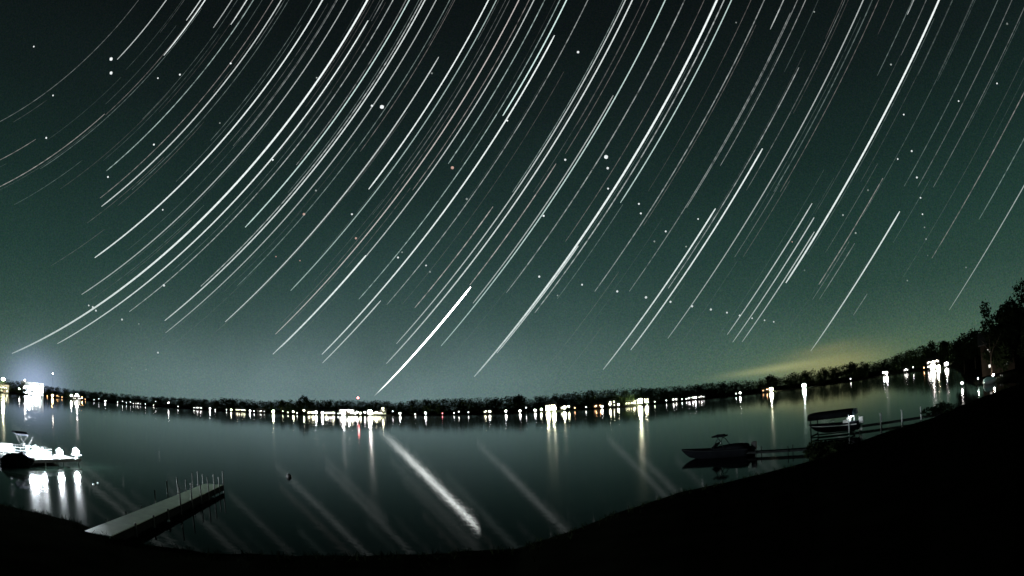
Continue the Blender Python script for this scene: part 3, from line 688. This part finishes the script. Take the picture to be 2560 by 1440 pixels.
LAMPS = [(-51.0, 662, 14.1, 'y', 4), (-50.47, 697, 5.9, 'w', 2), (-49.27, 770, 6.7, 'w', 2), (-48.68, 806, 18.7, 'w', 2), (-46.29, 918, 1.6, 'o', 1),
 (-44.73, 979, 2.0, 'o', 1), (-45.74, 936, 3.5, 'o', 3), (-43.77, 1015, 6.6, 'w', 3), (-43.18, 1038, 8.3, 'w', 4), (-42.64, 1056, 4.5, 'o', 2),
 (-42.31, 1061, 1.7, 'o', 1), (-41.4, 1072, 1.8, 'w', 1), (-40.9, 1078, 5.3, 'w', 1), (-40.24, 1086, 2.8, 'w', 2), (-38.97, 1101, 2.6, 'w', 1),
 (-38.47, 1099, 4.8, 'w', 1), (-38.07, 1091, 1.6, 'w', 1), (-37.66, 1084, 4.6, 'w', 1), (-37.37, 1078, 1.6, 'w', 1), (-36.15, 1055, 3.2, 'w', 1),
 (-35.3, 1038, 2.2, 'w', 1), (-35.09, 1034, 8.5, 'w', 1), (-33.8, 1009, 8.0, 'w', 2), (-32.84, 991, 3.1, 'w', 1), (-31.24, 961, 1.6, 'w', 1),
 (-29.65, 935, 2.5, 'w', 2), (-29.13, 926, 1.7, 'w', 1), (-28.02, 909, 1.6, 'w', 1), (-27.55, 901, 2.3, 'y', 2), (-25.7, 869, 2.4, 'w', 2),
 (-25.31, 860, 1.6, 'w', 1), (-23.43, 811, 3.2, 'y', 3), (-22.49, 791, 3.6, 'y', 1), (-21.99, 779, 2.3, 'y', 1), (-21.48, 766, 3.5, 'y', 2),
 (-21.1, 757, 1.6, 'w', 1), (-20.43, 743, 5.4, 'y', 2), (-20.01, 741, 2.5, 'y', 1), (-19.55, 739, 2.2, 'y', 2), (-18.31, 733, 2.4, 'y', 2),
 (-17.61, 729, 3.1, 'y', 2), (-17.15, 727, 2.2, 'w', 1), (-15.8, 720, 3.8, 'y', 2), (-15.5, 718, 2.4, 'w', 2), (-15.0, 716, 2.9, 'y', 2),  # extra lamps added here to merge the bright cluster into one band
 (-13.47, 708, 3.9, 'y', 2), (-13.16, 706, 2.9, 'y', 1), (-19.27, 734, 3.7, 'w', 3), (-18.65, 731, 2.9, 'w', 3), (-16.65, 721, 2.7, 'w', 4),
 (-16.11, 718, 6.1, 'w', 3), (-15.3, 717, 4.3, 'w', 2), (-14.57, 714, 4.3, 'w', 2), (-14.08, 708, 4.8, 'w', 5), (-12.84, 705, 8.6, 'y', 2),
 (-11.9, 700, 5.2, 'w', 1), (-11.22, 697, 1.6, 'w', 2), (-9.77, 689, 1.7, 'w', 1), (-8.78, 684, 2.0, 'w', 2), (-7.19, 670, 1.6, 'r', 1),
 (-6.08, 660, 1.6, 'w', 1), (-5.62, 656, 3.6, 'w', 1), (-4.72, 648, 1.6, 'w', 1), (-2.7, 630, 3.1, 'w', 2), (-1.16, 616, 1.6, 'w', 2),
 (0.17, 604, 1.6, 'w', 2), (0.76, 603, 5.3, 'w', 1), (1.61, 602, 1.7, 'w', 2), (2.19, 601, 2.6, 'y', 2), (2.83, 597, 3.0, 'y', 4),
 (3.4, 597, 3.5, 'y', 4), (4.39, 595, 3.7, 'y', 3), (4.81, 598, 4.3, 'y', 2), (5.37, 597, 1.6, 'o', 1), (6.43, 596, 1.6, 'w', 1),
 (7.96, 596, 1.6, 'w', 2), (8.73, 606, 4.0, 'y', 2), (9.52, 615, 2.1, 'y', 2), (11.13, 634, 1.9, 'y', 1), (11.6, 637, 5.3, 'y', 5),
 (12.21, 644, 3.8, 'y', 3), (13.0, 657, 1.6, 'y', 1), (14.12, 670, 1.6, 'w', 1), (15.62, 688, 2.0, 'w', 1), (16.04, 693, 1.6, 'w', 1),
 (16.93, 704, 1.6, 'w', 2), (20.86, 674, 2.6, 'w', 1), (21.25, 672, 2.5, 'w', 2), (24.31, 655, 2.5, 'y', 4), (27.55, 641, 1.6, 'g', 4),
 (32.23, 654, 1.6, 'w', 1), (35.59, 682, 3.7, 'w', 2), (35.87, 679, 2.8, 'w', 3), (38.64, 586, 4.1, 'w', 1), (39.74, 533, 2.0, 'o', 1),
 (40.65, 486, 1.6, 'w', 4), (41.23, 473, 1.6, 'y', 3), (42.08, 460, 2.7, 'w', 3)]
ORD = 'first second third fourth fifth sixth seventh eighth ninth tenth eleventh twelfth thirteenth fourteenth fifteenth sixteenth seventeenth eighteenth nineteenth'.split()
TENS = {20: 'twent', 30: 'thirt', 40: 'fort', 50: 'fift', 60: 'sixt', 70: 'sevent', 80: 'eight'}
def ordinal(n):
    if n < 20: return ORD[n - 1]
    t, u = n // 10 * 10, n % 10
    return TENS[t] + ('ieth' if u == 0 else 'y-' + ORD[u - 1])
for i, (a, d, z, c, s) in enumerate(sorted(LAMPS)):
    sd = 'left' if i < 51 else 'right'
    k = i + 1 if i < 51 else len(LAMPS) - i
    shore_lamp('%s %s lamp on the far shore, %s lamp counting from the %s end' % (SIZEWORD[s], TINTWORD[c], ordinal(k), sd), a, d, z, c, s)

# the floodlit boathouse at the far left
def boathouse():
    a, d = -47.9, 872
    g = ground_z(a, d)
    t = thing('boathouse', 'dazzling floodlit white boathouse on the far shore at left', 'boathouse', polar(a, d, g), R(-a))
    part('wall', t, M_WHITE, lambda bm: gable_wall(bm, 36, 14, 11, 5.5))
    part('roof', t, M_WHITE, lambda bm: gable_roof(bm, 36, 14, 11, 5.5))
    for i in range(4):
        b = part('bay_door', t, M_TRIM, lambda bm: (bx(bm, (-2.7, 0, 2.3), (.25, .3, 4.6)), bx(bm, (2.7, 0, 2.3), (.25, .3, 4.6)), bx(bm, (0, 0, 4.72), (5.65, .3, .25)), bx(bm, (0, .02, 4.2), (5.1, .1, .7))), loc=(-10.5 + 7 * i, -7.1, 0))
        part('added_bay_glow', b, lamp_glass('b', 45), lambda bm: bx(bm, (0, .06, 1.95), (5.1, .04, 3.7)))  # glowing panel added to whiten the boathouse front
    for i in range(5):
        e = part('added_eave_lamp', t, M_FRAME, lambda bm: (bx(bm, (0, .7, .62), (.15, 1.6, .15)), bx(bm, (0, 0, .55), (1.1, .9, .08))), loc=(-13 + 6.5 * i, -8.6, 7.2))  # lamps added to wash the wall white
        part('bulb', e, lamp_glass('b', 260), lambda bm: lathe(bm, [(.15, -.5), (.5, -.3), (.6, 0), (.45, .3), (.2, .5)], 10), True)
    for i in range(4): window(t, -10.5 + 7 * i, -7, 6.2, 2.4, 1.3, lamp_glass('b', 20))
boathouse()
def flood_mast(label, a, d, h, n, power, tint='b', turn=0.0):
    g = ground_z(a, d)
    t = thing('floodlight_mast', label, 'floodlight', polar(a, d, g), R(-a) + turn, 'floodlight masts at the boathouse')
    part('mast', t, M_GALV, lambda bm: lathe(bm, [(.35, -.5), (.35, .2), (.2, .3), (.12, h)], 8))
    part('crossbar', t, M_GALV, lambda bm: bx(bm, (0, 0, h - .2), (1.3 * n, .16, .16)))
    for i in range(n):
        x = (i - (n - 1) / 2) * 1.25
        f = part('floodlight', t, M_FRAME, lambda bm: (bx(bm, (0, .14, 0), (1.15, .3, 1.75)), bx(bm, (0, 0, .92), (1.2, .6, .06))), loc=(x, -.32, h - .1))
        part('lens', f, lamp_glass(tint, power), lambda bm: bx(bm, (0, -.05, 0), (1.05, .06, 1.6)))
flood_mast('floodlight mast in front of the boathouse, the right one, turned to light its wall', -47.2, 857, 17, 8, 600, turn=R(170))
flood_mast('floodlight mast in front of the boathouse, the left and lower of the two', -48.4, 855, 9.0, 8, 420)

def radio_mast(label, a, d, top, tint, power, rad):
    g = ground_z(a, d)
    t = thing('beacon_mast', label, 'mast', polar(a, d, g), R(-a))
    h = top - g
    def lat(bm):
        for k in range(3):
            q = 6.283 * k / 3; tube(bm, [(1.1 * math.cos(q), 1.1 * math.sin(q), -.5), (.25 * math.cos(q), .25 * math.sin(q), h - .8)], .06, 5)
        for j in range(int(h / 2)):
            z = j * 2.0; f = 1.1 - .85 * z / h
            for k in range(3):
                q, q2 = 6.283 * k / 3, 6.283 * (k + 1) / 3
                tube(bm, [(f * math.cos(q), f * math.sin(q), z), (f * math.cos(q2), f * math.sin(q2), min(z + 1.8, h - .8))], .035, 4)
    part('lattice', t, M_GALV, lat)
    part('platform', t, M_GALV, lambda bm: lathe(bm, [(.3, h - .85), (.7, h - .8), (.7, h - .7), (.2, h - .6)], 8))
    part('beacon', t, lamp_glass(tint, power), lambda bm: lathe(bm, [(rad * .5, h - rad), (rad, h - .4 * rad), (rad, h + .4 * rad), (rad * .4, h + rad)], 10), True)
radio_mast('lattice mast with a glowing red beacon just above the far treetops', -15.19, 1000, 27.4, 'r', 40, 1.3)
radio_mast('tall thin mast with a small pale light high above the left far shore', -45.72, 1150, 42, 'w', 60, .7)

# ------------------------------------------------------------------ docks and boats
def deck(parent, L, W, z, n, x0=0.0, name='deck_section', mat=None):
    """n framed sections of cross boards laid along local +Y"""
    sl = L / n
    def sec(bm):
        k = max(4, int(sl / .15)); p = sl / k
        for i in range(k): bx(bm, (0, (i + .5) * p, -.02), (W, p - .012, .04))
        for s in (-1, 1): bx(bm, (s * (W / 2 - .06), sl / 2, -.11), (.05, sl - .04, .14))
    me = mesh_of(sec, name, mat or M_DECK)
    for i in range(n): put(name, me, parent, (x0, i * sl, z))
def dock_post(parent, x, y, z0, z1, r=.035, mat=None, cap=True):
    return part('post', parent, mat or M_GALV, lambda bm: lathe(bm, [(r, z0), (r, z1 - .02), (r * 1.25, z1 - .02), (r * 1.25, z1 + .03), (r * .5, z1 + .06)], 8), loc=(x, y, 0))
def heading(p, q):
    return -math.atan2(q[0] - p[0], q[1] - p[1])

# left dock, running out from the bank
pA, pB = (-15.3, 17.0), (-19.5, 34.3)
rz = heading(pA, pB); LD = math.hypot(pB[0] - pA[0], pB[1] - pA[1])
dk = thing('dock', 'long pale wooden dock with thin posts reaching out from the left bank', 'dock', (*pA, 0), rz)
deck(dk, LD, 1.25, .46, 7)
part('side_skirt', dk, M_FRAME, lambda bm: [bx(bm, (s * .66, LD / 2, .26), (.06, LD, .34)) for s in (-1, 1)])
for i, y in enumerate((2.4, 4.6, 6.6, 8.6, 10.6, 12.4, 14.0, 15.4, 16.6, LD - .1)):
    for s in (-1, 1):
        dock_post(dk, s * .72, y, -1.6, .52 if i < 3 else (1.32 if (i + (s > 0)) % 3 else 1.05), r=.04, mat=M_FASCIA)

# near right walkway with the moored runabout
wA, wB = (24.4, 38.9), (17.6, 47.6)
rz = heading(wA, wB); LW = math.hypot(wB[0] - wA[0], wB[1] - wA[1])
wk = thing('walkway', 'narrow dark walkway from the right bank out to the moored runabout', 'dock', (*wA, 0), rz)
deck(wk, LW, .8, .38, 4, mat=M_FRAME)
for y in (2.5, 5.5, 8.5, LW - .2):
    for s in (-1, 1): dock_post(wk, s * .46, y, -1.5, .62, mat=M_FRAME)

def hull_rings(L, B, H, flare=.12, n=14):
    """stations from stern (x=0) to bow (x=L): keel, chine, rail"""
    rings = []
    for i in range(n + 1):
        u = i / n; x = u * L
        b = B / 2 * (1 - max(0, (u - .45) / .55) ** 2.2 * .97)
        sheer = H + flare * u * u * 1.6
        keel = -.22 + (sheer + .12) * max(0, (u - .55) / .45) ** 2.4; low = max(.06 + keel * .3 + .05, keel)
        rings.append([(x, -b, sheer), (x, -b * .96, max(sheer * .55, low)), (x, -b * .80, low), (x, 0, keel), (x, b * .80, low), (x, b * .96, max(sheer * .55, low)), (x, b, sheer), (x, b * .55, sheer + .04), (x, -b * .55, sheer + .04)])
    return rings

def runabout(label, loc, rz, tower=True, hull=M_HULL, cover=M_COVER, L=6.3):
    t = thing('runabout_boat', label, 'boat', loc, rz)
    part('hull', t, hull, lambda bm: loft(bm, hull_rings(L, 2.3, .66)), True)
    part('rub_rail', t, M_FRAME, lambda bm: [tube(bm, [(p[k][0], p[k][1] * 1.01, p[k][2] - .05) for p in hull_rings(L, 2.3, .66)], .028, 6) for k in (0, 6)])
    def cov(bm):
        rings = []
        for i in range(9):
            u = i / 8; x = .35 + u * (L * .62); b = 1.08 * (1 - .25 * u * u); hgt = .74 + .36 * math.sin(math.pi * min(1, .25 + u * .8)) * (1 - .5 * u)
            rings.append([(x, -b, .69 + .05 * u), (x, -b * .72, hgt * .92), (x, 0, hgt + .05), (x, b * .72, hgt * .92), (x, b, .69 + .05 * u)])
        loft(bm, rings)
    part('mooring_cover', t, cover, cov, True)
    ws = part('windshield', t, M_STEEL, lambda bm: (tube(bm, [(3.3, -.95, .86), (2.9, -.85, 1.28), (2.9, .85, 1.28), (3.3, .95, .86)], .022, 6), tube(bm, [(2.9, 0, 1.28), (3.35, 0, .9)], .018, 6)))
    part('glass', ws, M_DARKGLASS, lambda bm: bm.faces.new([bm.verts.new(p) for p in ((3.28, -.93, .87), (2.92, -.83, 1.26), (2.92, .83, 1.26), (3.28, .93, .87))]))
    def eng(bm):
        bx(bm, (-.28, 0, .75), (.42, .40, .62)); bx(bm, (-.30, 0, 1.07), (.34, .32, .10)); bx(bm, (-.26, 0, .15), (.20, .12, .70)); bx(bm, (-.05, 0, .62), (.2, .3, .16))
    part('outboard_motor', t, M_RUBBER, eng)
    if tower:
        tw = part('wake_tower', t, M_FRAME, lambda bm: [tube(bm, [(2.1, s * 1.05, .80), (2.5, s * .85, 1.5), (2.8, s * .55, 1.72), (2.8, 0, 1.76)], .035, 6) for s in (-1, 1)] + [tube(bm, [(3.1, s * 1.0, .82), (2.75, s * .75, 1.6)], .03, 6) for s in (-1, 1)])
        part('board_rack', tw, M_COVER, lambda bm: (bx(bm, (2.75, 0, 1.80), (1.15, 1.1, .12)), bx(bm, (2.65, .1, 1.9), (.7, .6, .1))))
    return t
runabout('dark runabout with a rack on its tower, moored at the end of the narrow walkway', (19.0, 46.9, 0), math.atan2(51.2 - 46.9, 13.1 - 19.0))

# right dock with paired white posts, leading to the canopy lift
pC, pD = (41.0, 45.6), (32.6, 52.6)
rz = heading(pC, pD); LR = math.hypot(pD[0] - pC[0], pD[1] - pC[1])
rd = thing('dock', 'dark dock with pairs of white posts running from the right bank to the canopy lift', 'dock', (*pC, 0), rz)
deck(rd, LR, 1.1, .40, 4, mat=M_FRAME)
for y in (3.0, 5.1, 7.4, 9.7):
    for s in (-1, 1): dock_post(rd, s * .62, y, -1.6, 1.38 if s < 0 else 1.2, r=.06, mat=M_PVC)

# canopy boat lift with a white boat on it
def canopy_lift():
    t = thing('boat_lift', 'boat lift with a long dark rounded canopy and an end flap painted as if lit', 'boat lift', (29.45, 50.6, 0), R(-45))
    L, W = 4.7, 2.5
    for sx in (-1, 1):
        for sy in (-1, 1):
            part('leg', t, M_PVC if sx > 0 else M_FRAME, lambda bm: tube(bm, [(sx * L * .42, sy * W * .5, -1.4), (sx * L * .42, sy * W * .5, 2.0)], .06, 8))  # right legs white, left ones dark: side light painted in
    part('cross_beam', t, M_FRAME, lambda bm: [bx(bm, (sx * L * .42, 0, .28), (.12, W, .14)) for sx in (-1, 1)] + [bx(bm, (0, sy * W * .5, .16), (L * .84, .1, .12)) for sy in (-1, 1)])
    def can(bm):
        rings = []
        for i in range(11):
            u = i / 10 * 2 - 1; e = 1 - abs(u) ** 8 * .25; x = u * L / 2
            pts = [(x, -W * .56 * e, 1.78), (x, -W * .56 * e, 2.16)]
            for k in range(7):
                q = math.pi * (1 - (k + .5) / 7); pts.append((x, W * .55 * e * math.cos(q), 2.12 + .36 * e * math.sin(q) ** .7))
            pts += [(x, W * .56 * e, 2.16), (x, W * .56 * e, 1.78)]
            rings.append(pts)
        loft(bm, rings, close=True, caps=True)
    c = part('canopy', t, M_COVER, can, True)
    part('end_flap', c, M_LITCANVAS, lambda bm: loft(bm, [[(L / 2 + .03 + dx, W * .50 * math.cos(q), 1.84 + .60 * max(0, math.sin(q)) ** .8) for q in [math.pi * k / 9 for k in range(10)]] for dx in (0, .05)]), True)
    ll = part('added_light_bar', t, M_FRAME, lambda bm: bx(bm, (L * .40, 0, 1.72), (.10, W * .8, .08)))  # light bar added under the canopy to brighten the boat's white parts
    part('added_light_tube', ll, lamp_glass('b', 60), lambda bm: tube(bm, [(L * .40 + .07, -W * .36, 1.68), (L * .40 + .07, W * .36, 1.68)], .04, 8))
    part('canopy_rail', t, M_FRAME, lambda bm: [tube(bm, [(-L * .48, sy * W * .5, 1.96), (L * .48, sy * W * .5, 1.96)], .035, 6) for sy in (-1, 1)])
canopy_lift()
def lift_boat():
    t = thing('motor_boat', 'dark motor boat with white trim hanging in the lift under the long dark canopy', 'boat', (29.45, 50.6, .58), R(-45) + math.pi)
    off = Matrix.Translation((-2.7, 0, 0))
    def sh(fn):
        def g(bm):
            fn(bm); bmesh.ops.transform(bm, matrix=off, verts=bm.verts)
        return g
    part('hull', t, M_HULL, sh(lambda bm: loft(bm, hull_rings(5.2, 2.0, .58))), True)
    part('rub_rail', t, M_WHITE, sh(lambda bm: [tube(bm, [(p[k][0], p[k][1] * 1.015, p[k][2] - .16) for p in hull_rings(5.2, 2.0, .58)], .045, 6) for k in (0, 6)]))
    part('seat', t, M_TRIM, sh(lambda bm: (bx(bm, (1.2, 0, .72), (.5, 1.5, .30)), bx(bm, (1.0, 0, .92), (.14, 1.5, .34)))))
    part('windshield', t, M_STEEL, sh(lambda bm: tube(bm, [(3.0, -.8, .64), (2.7, -.7, 1.0), (2.7, .7, 1.0), (3.0, .8, .64)], .022, 6)))
    part('outboard_motor', t, M_WHITE, sh(lambda bm: (bx(bm, (-.28, 0, .62), (.42, .40, .60)), bx(bm, (-.3, 0, .94), (.34, .32, .1)), bx(bm, (-.25, 0, .05), (.18, .10, .66)))))
lift_boat()

# lit platform at the left with its lamps and boat
pl = thing('dock_platform', 'white-lit square dock platform at the left edge', 'dock', (-34.55, 30.3, 0), R(1))
for j in range(2):
    deck(pl, 6.9, 1.45, .52, 3, x0=-.75 - 1.5 * j, mat=M_WETDECK)
part('fascia', pl, M_FASCIA, lambda bm: (bx(bm, (.03, 3.45, .40), (.06, 6.96, .24)), bx(bm, (-1.5, -.03, .40), (3.0, .06, .24))))
for x, y in ((-.1, .2), (-.1, 2.4), (-.1, 4.7), (-.1, 6.7), (-2.9, .2), (-2.9, 6.7), (-1.5, .2)):
    dock_post(pl, x, y, -1.6, .50, r=.05)

def dock_lamp(label, loc, h, r, power):
    t = thing('dock_lamp', label, 'lamp', loc, 0, 'lamps on the lit dock platform')
    part('post', t, M_PVC, lambda bm: lathe(bm, [(.07, 0), (.07, .03), (.03, .05), (.03, h - r)], 8))
    part('added_dish', t, M_FRAME, lambda bm: lathe(bm, [(r * .4, h - r * 1.35), (r * 2.1, h - r * 1.15), (r * 2.15, h - r * 1.05), (r * .5, h - r * 1.15)], 12))  # dish added under the bulb to keep its light off the deck
    part('shade', t, M_PVC, lambda bm: lathe(bm, [(r * .5, h + r * .75), (r * 1.35, h + r * .62), (r * .9, h + r * 1.05), (.02, h + r * 1.5)], 10))
    part('bulb', t, lamp_glass('b', power), lambda bm: lathe(bm, [(r * .4, h - r), (r * .9, h - r * .5), (r, 0 + h), (r * .8, h + r * .5), (r * .4, h + r * .7)], 10), True)
dock_lamp('white lamp at the far right corner of the lit platform', (-34.85, 36.8, .52), .52, .24, 5200)
dock_lamp('white arrow-topped lamp, second from the right on the lit platform', (-34.75, 34.6, .52), .52, .24, 5200)
dock_lamp('lamp on the right of the dazzling trio in the middle of the lit platform', (-34.85, 32.6, .52), .54, .22, 4600)
dock_lamp('lamp in the middle of the dazzling trio on the lit platform', (-35.3, 32.2, .52), .70, .24, 3400)
dock_lamp('lamp on the left of the dazzling trio on the lit platform', (-34.75, 31.1, .52), .52, .24, 5200)
dock_lamp('white lamp left of the covered watercraft, at the left end of the lit platform', (-36.9, 30.5, .52), .46, .16, 700)

def bimini_boat():
    t = thing('pontoon_boat', 'pale open boat with a dark folded sunshade, moored behind the lit platform', 'boat', (-39.6, 31.2, 0), R(62))
    L = 5.6
    for s in (-1, 1):
        part('pontoon', t, M_GREYRAIL, lambda bm: tube(bm, [(-.2, s * .8, .08), (.2, s * .8, .12), (L - .8, s * .8, .12), (L - .1, s * .8, .26)], [.16, .28, .28, .08], 12), True)
    part('deck', t, M_WETDECK, lambda bm: bx(bm, (L / 2, 0, .44), (L, 2.3, .08)))
    for s in (-1, 1):
        part('rail_fence', t, M_GREYRAIL, lambda bm: [tube(bm, [(.4, s * 1.12, z), (L - 1.2, s * 1.12, z), (L - .5, s * .75, z)], .022, 6) for z in (.62, .82, 1.05)] + [tube(bm, [(.4 + .8 * k, s * 1.12, .46), (.4 + .8 * k, s * 1.12, 1.06)], .022, 6) for k in range(6)])
    part('seat', t, M_GREYRAIL, lambda bm: (bx(bm, (1.0, .55, .68), (1.4, .6, .40)), bx(bm, (1.0, .93, .86), (1.4, .2, .5))))
    part('seat', t, M_GREYRAIL, lambda bm: bx(bm, (4.4, -.6, .68), (1.1, .55, .40)))
    part('helm', t, M_GREYRAIL, lambda bm: (bx(bm, (2.8, -.6, .85), (.45, .7, .75)), tube(bm, [(2.5, -.6, 1.2), (2.42, -.6, 1.26)], .16, 10)))
    for s in (-1, 1):
        tw = part('sunshade_frame', t, M_STEEL, lambda bm: (tube(bm, [(2.6, s * 1.1, 1.0), (2.0, s * 1.0, 2.0)], .02, 6), tube(bm, [(2.6, s * 1.1, 1.0), (3.3, s * 1.0, 1.95)], .02, 6)))
    part('sunshade', tw, M_COVER, lambda bm: loft(bm, [[(1.7 + 1.1 * u, y, 2.0 + .14 * (1 - (y / 1.15) ** 2) + dz) for dz, ys in ((0, 1), (.10, -1)) for y in [ys * q for q in (-1.1, -.6, 0, .6, 1.1)]] for u in (0, .35, .7, 1.0)]))
bimini_boat()

def watercraft():
    t = thing('covered_watercraft', 'dark covered personal watercraft floating at the near corner of the lit platform', 'watercraft', (-35.9, 28.6, 0), R(55))
    part('hull', t, M_HULL, lambda bm: loft(bm, hull_rings(2.9, 1.15, .42)), True)
    def cov(bm):
        prof = [(.15, .48), (.5, .85), (1.1, .92), (1.6, .98), (1.85, 1.12), (2.1, 1.0), (2.5, .72), (2.85, .56)]
        loft(bm, [[(x, -.52 + .08 * x * (x > 2), .40), (x, -.34, (.4 + h) / 2 + .12), (x, 0, h), (x, .34, (.4 + h) / 2 + .12), (x, .52 - .08 * x * (x > 2), .40)] for x, h in prof])
    part('cover', t, M_COVER, cov, True)
    part('cover_strap', t, M_RUBBER, lambda bm: [bx(bm, (x, 0, .44), (.05, 1.12, .05)) for x in (.6, 1.6, 2.4)])
watercraft()

# small floats on open water
def float_buoy(label, x, y, r, mat, name='mooring_buoy'):
    t = thing(name, label, 'buoy', (x, y, 0))
    part('body', t, mat, lambda bm: lathe(bm, [(.3 * r, -r * .7), (.9 * r, -r * .3), (r, .15 * r), (.85 * r, .7 * r), (.45 * r, 1.1 * r), (.25 * r, 1.2 * r)], 14), True)
    part('eye', t, M_STEEL, lambda bm: tube(bm, [(.14 * r * math.cos(q) * 2, 0, 1.35 * r + .22 * r * math.sin(q)) for q in [.7 * k for k in range(10)]], .05 * r, 5))
float_buoy('small dark round buoy floating alone on the open water left of centre', -18.5, 45.4, .24, M_RUBBER)
float_buoy('tiny white marker float on the dark water below the long pale dock', -16.05, 23.4, .075, M_PVC, 'marker_float')
float_buoy('tiny white float between the lit platform and the long pale dock, left of its twin', -26.3, 29.4, .07, M_PVC, 'marker_float')
float_buoy('tiny white float between the lit platform and the long pale dock, right of its twin', -26.6, 30.2, .07, M_PVC, 'marker_float')

# ------------------------------------------------------------------ cove at the right: house, dock, covered boat
house('dark house among the tall trees at right with a few small lit windows', 47.5, 126, 7.5, 2, 'w', 6, 3, 0b01101, 0, name='wooded_house', win=(.75, .7))
cv = thing('dock', 'short pale lit dock under the lamp in the right cove', 'dock', (86.5, 74.6, 0), heading((86.5, 74.6), (81.5, 77.6)))
deck(cv, 6.2, 1.3, .45, 2, mat=M_PVC)
for y in (.4, 3.1, 6.0):
    for s in (-1, 1): dock_post(cv, s * .72, y, -1.5, .9)
def cove_lamp(label, x, y, z0, h, tint, r, power):
    t = thing('cove_lamp', label, 'lamp', (x, y, z0))
    part('post', t, M_FRAME, lambda bm: lathe(bm, [(.09, -1.5), (.09, .04), (.045, .06), (.04, h - r)], 8))
    part('lamp_cap', t, M_FRAME, lambda bm: lathe(bm, [(.04, h + r * .7), (r * 1.2, h + r * .75), (r * .9, h + r), (.03, h + r * 1.3)], 10))
    part('bulb', t, lamp_glass(tint, power), lambda bm: lathe(bm, [(r * .4, h - r), (r * .9, h - r * .5), (r, h), (r * .8, h + r * .5), (r * .4, h + r * .7)], 10), True)
cove_lamp('white lamp above the short pale dock in the right cove', 82.6, 77.3, .45, .75, 'w', .17, 500)
cove_lamp('white lamp on a stake in the water, left of the teal covered boat', 79.9, 84.0, 0, .75, 'w', .2, 600)
cove_lamp('green-white lamp beside the teal covered boat in the cove', 78.3, 77.6, 0, 1.25, 'g', .09, 900)
def covered_boat():
    t = thing('covered_boat', 'small boat under a pale teal cover in the right cove', 'boat', (77.7, 75.4, .1), R(-30))
    part('hull', t, M_WHITE, lambda bm: loft(bm, hull_rings(2.7, 1.3, .45)), True)
    part('cover', t, M_TEAL, lambda bm: loft(bm, [[(x, -b, .45), (x, -b * .6, h), (x, 0, h + .1), (x, b * .6, h), (x, b, .45)] for x, b, h in ((.05, .66, .8), (.7, .7, 1.05), (1.4, .62, 1.0), (2.1, .4, .75), (2.5, .15, .55))]), True)
covered_boat()
